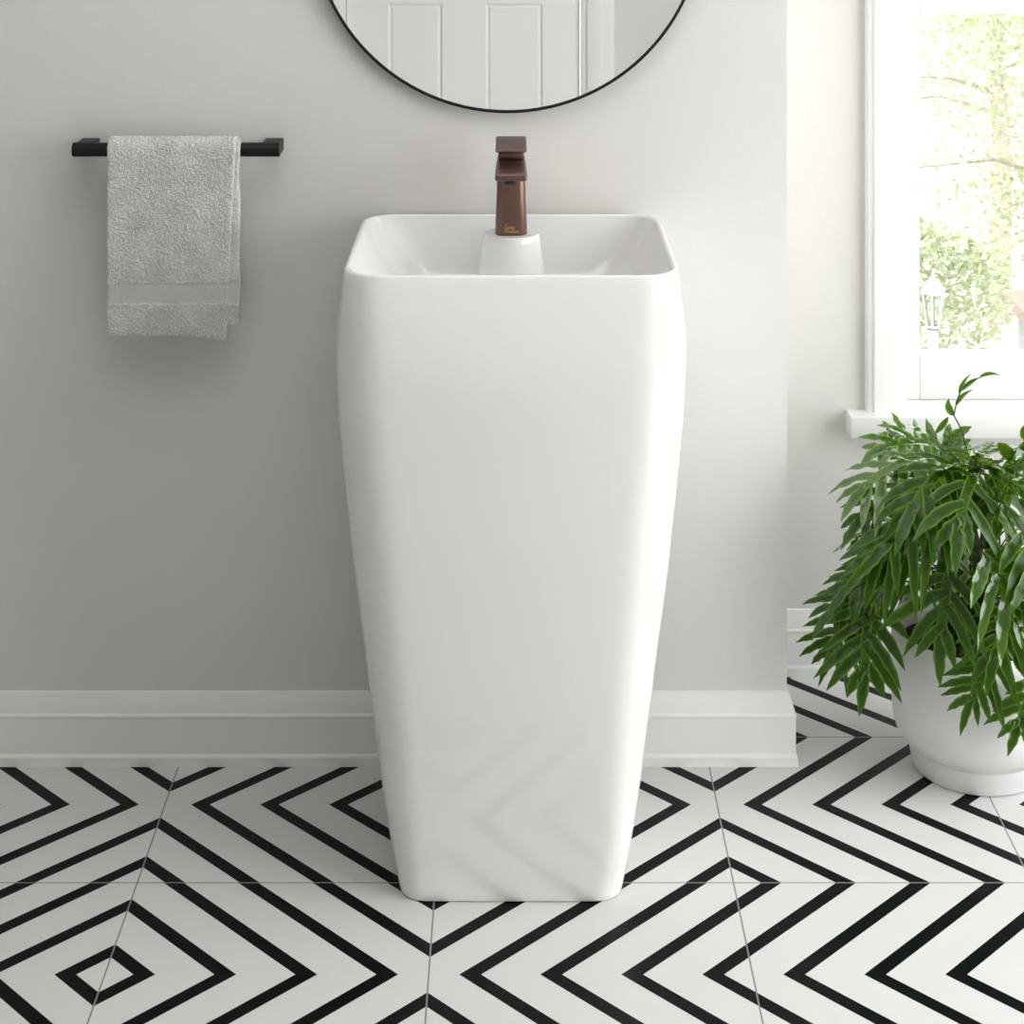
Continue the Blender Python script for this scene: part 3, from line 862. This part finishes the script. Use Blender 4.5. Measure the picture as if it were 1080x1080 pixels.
for k in range(9000):
    x, y, z = rg.uniform(-1.2, .85), rg.uniform(-.4, .4), rg.uniform(0, 1)
    z = (2.2 + .28*noise.noise((x*1.3, 0, 0)) + .1*noise.noise((x*5, y*5, 0)))*(1-z**2.2)
    p_ = Vector((x, y, z)); d = Vector((rg.gauss(0, 1), rg.gauss(-.6, 1), rg.gauss(.3, 1))).normalized()
    s = d.cross(Vector((rg.gauss(0, 1), rg.gauss(0, 1), 1))).normalized(); l = .075*rg.uniform(.6, 1.2)
    f = bm.faces.new([bm.verts.new(q_) for q_ in (p_, p_ + d*l*.5 + s*l*.24, p_ + d*l, p_ + d*l*.5 - s*l*.24)])
    for lp, uu in zip(f.loops, ((.5, 0), (1, .5), (.5, 1), (0, .5))): lp[uvl].uv = uu
obj('foliage', bm, M['tree_leaf'], hd, smooth=False, sharp='raw')
bm = B()
for k in range(6): tube(bm, [(-1.1 + .36*k, 0, 0), (-1.1 + .36*k + rg.uniform(-.1, .1), 0, 1.4)], .02, 6)
obj('trunks', bm, M['bark'], hd)
# lantern on a post
LD = 9.4
lp_ = at(984, 372, LD)
lan = empty('garden_lantern', (lp_.x, LD, GZ)); tag(lan, 'pale post lantern with glass sides standing in the garden', 'lantern')
zt = lambda y: at(984, y, LD).z - GZ
bm = B(); tube(bm, [(0, 0, 0), (0, 0, zt(352))], .028, 12); lathe(bm, [(.075, 0), (.07, .1), (.035, .16)], (0, 0, 0), 24); lathe(bm, [(.03, zt(372)), (.018, zt(352)), (.03, zt(347))], (0, 0, 0), 20); obj('post', bm, M['lamp_paint'], lan)
def hexring(r_, z): return [(r_*math.cos(PI/3*k + .2), r_*math.sin(PI/3*k + .2), z) for k in range(6)]
wl = 12.5*LD/F
bm = B(); loft(bm, [hexring(wl*1.08, zt(309)), hexring(wl*1.12, zt(306)), hexring(wl*.55, zt(297)), hexring(wl*.15, zt(291)), hexring(wl*.12, zt(287))]); obj('cap', bm, M['lamp_paint'], lan, smooth=False)
bm = B(); loft(bm, [hexring(wl*.5, zt(344)), hexring(wl*.9, zt(309))]); obj('glass_body', bm, M['glass'], lan, smooth=False)
bm = B()
for a, b_ in zip(hexring(wl*.52, zt(344)), hexring(wl*.92, zt(309))): tube(bm, [a, b_], .006, 6)
loft(bm, [hexring(wl*.30, zt(348)), hexring(wl*.58, zt(345)), hexring(wl*.58, zt(343))]); obj('cage', bm, M['lamp_paint'], lan, smooth=False)
# low shed beside the hedge
hs_ = empty('garden_shed', (4.05, 11.4, GZ)); tag(hs_, 'low white garden shed with flat reddish roof at the right edge of the window view', 'shed')
bm = B(); box(bm, -.80, .80, -.6, .6, 0, 1.55, .01); obj('walls', bm, M['render'], hs_, smooth=False)
bm = B(); box(bm, -.88, .88, -.68, .68, 1.552, 1.64, .01); obj('roof', bm, M['roof'], hs_, smooth=False)
for x in (-.6, .1):
    bm = B(); box(bm, x, x+.5, -.63, -.59, .75, 1.3); w_ = obj('window', bm, M['lamp_paint'], hs_, smooth=False)
    bm = B(); box(bm, x+.05, x+.45, -.64, -.62, .80, 1.25); obj('pane', bm, M['glass'], w_, smooth=False)

# ------------------------------------------------------------------ light
w = bpy.data.worlds.new('World'); sc.world = w; w.use_nodes = True
bg = w.node_tree.nodes['Background']; bg.inputs['Color'].default_value = (.985, .995, 1, 1); bg.inputs['Strength'].default_value = 5.0
def area(name, loc, rot, sx_, sy_, power, col=(1, 1, 1)):
    l = bpy.data.lights.new(name, 'AREA'); l.shape = 'RECTANGLE'; l.size = sx_; l.size_y = sy_; l.energy = power; l.color = col
    o = bpy.data.objects.new(name, l); o.location = loc; o.rotation_euler = rot; COL.objects.link(o); return o
area('daylight_right_window', (XR+.10, (RY0+RY1)/2, (RZ0+RZ1)/2), (0, PI/2, 0), RZ1-RZ0, RY1-RY0, 28.5, (.975, .985, 1))
area('ceiling_fill', (-.15, 1.65, HC-.02), (0, 0, 0), 1.4, 1.2, 12.5, (1, .99, .975))  # added overhead fill for the left side and basin; no fixture up there
s = bpy.data.lights.new('sun', 'SUN'); s.energy = 4; s.angle = .01; s.color = (1, .98, .94)
so = bpy.data.objects.new('sun', s); so.rotation_euler = Vector((.35, .62, -.7)).to_track_quat('-Z', 'Y').to_euler(); COL.objects.link(so)

# ------------------------------------------------------------------ camera
cam = bpy.data.cameras.new('Camera'); cam.sensor_width = 36; cam.lens = F/1080*36; cam.shift_y = (HOR - 540)/1080
cam.clip_start = .05; cam.clip_end = 200
co = bpy.data.objects.new('Camera', cam); co.location = (0, 0, CAMH); co.rotation_euler = (PI/2, 0, 0); COL.objects.link(co)
sc.camera = co
vs = sc.view_settings
vs.view_transform = 'Standard'; vs.look = 'None'; vs.gamma = 1; vs.use_curve_mapping = False; vs.exposure = -0.18
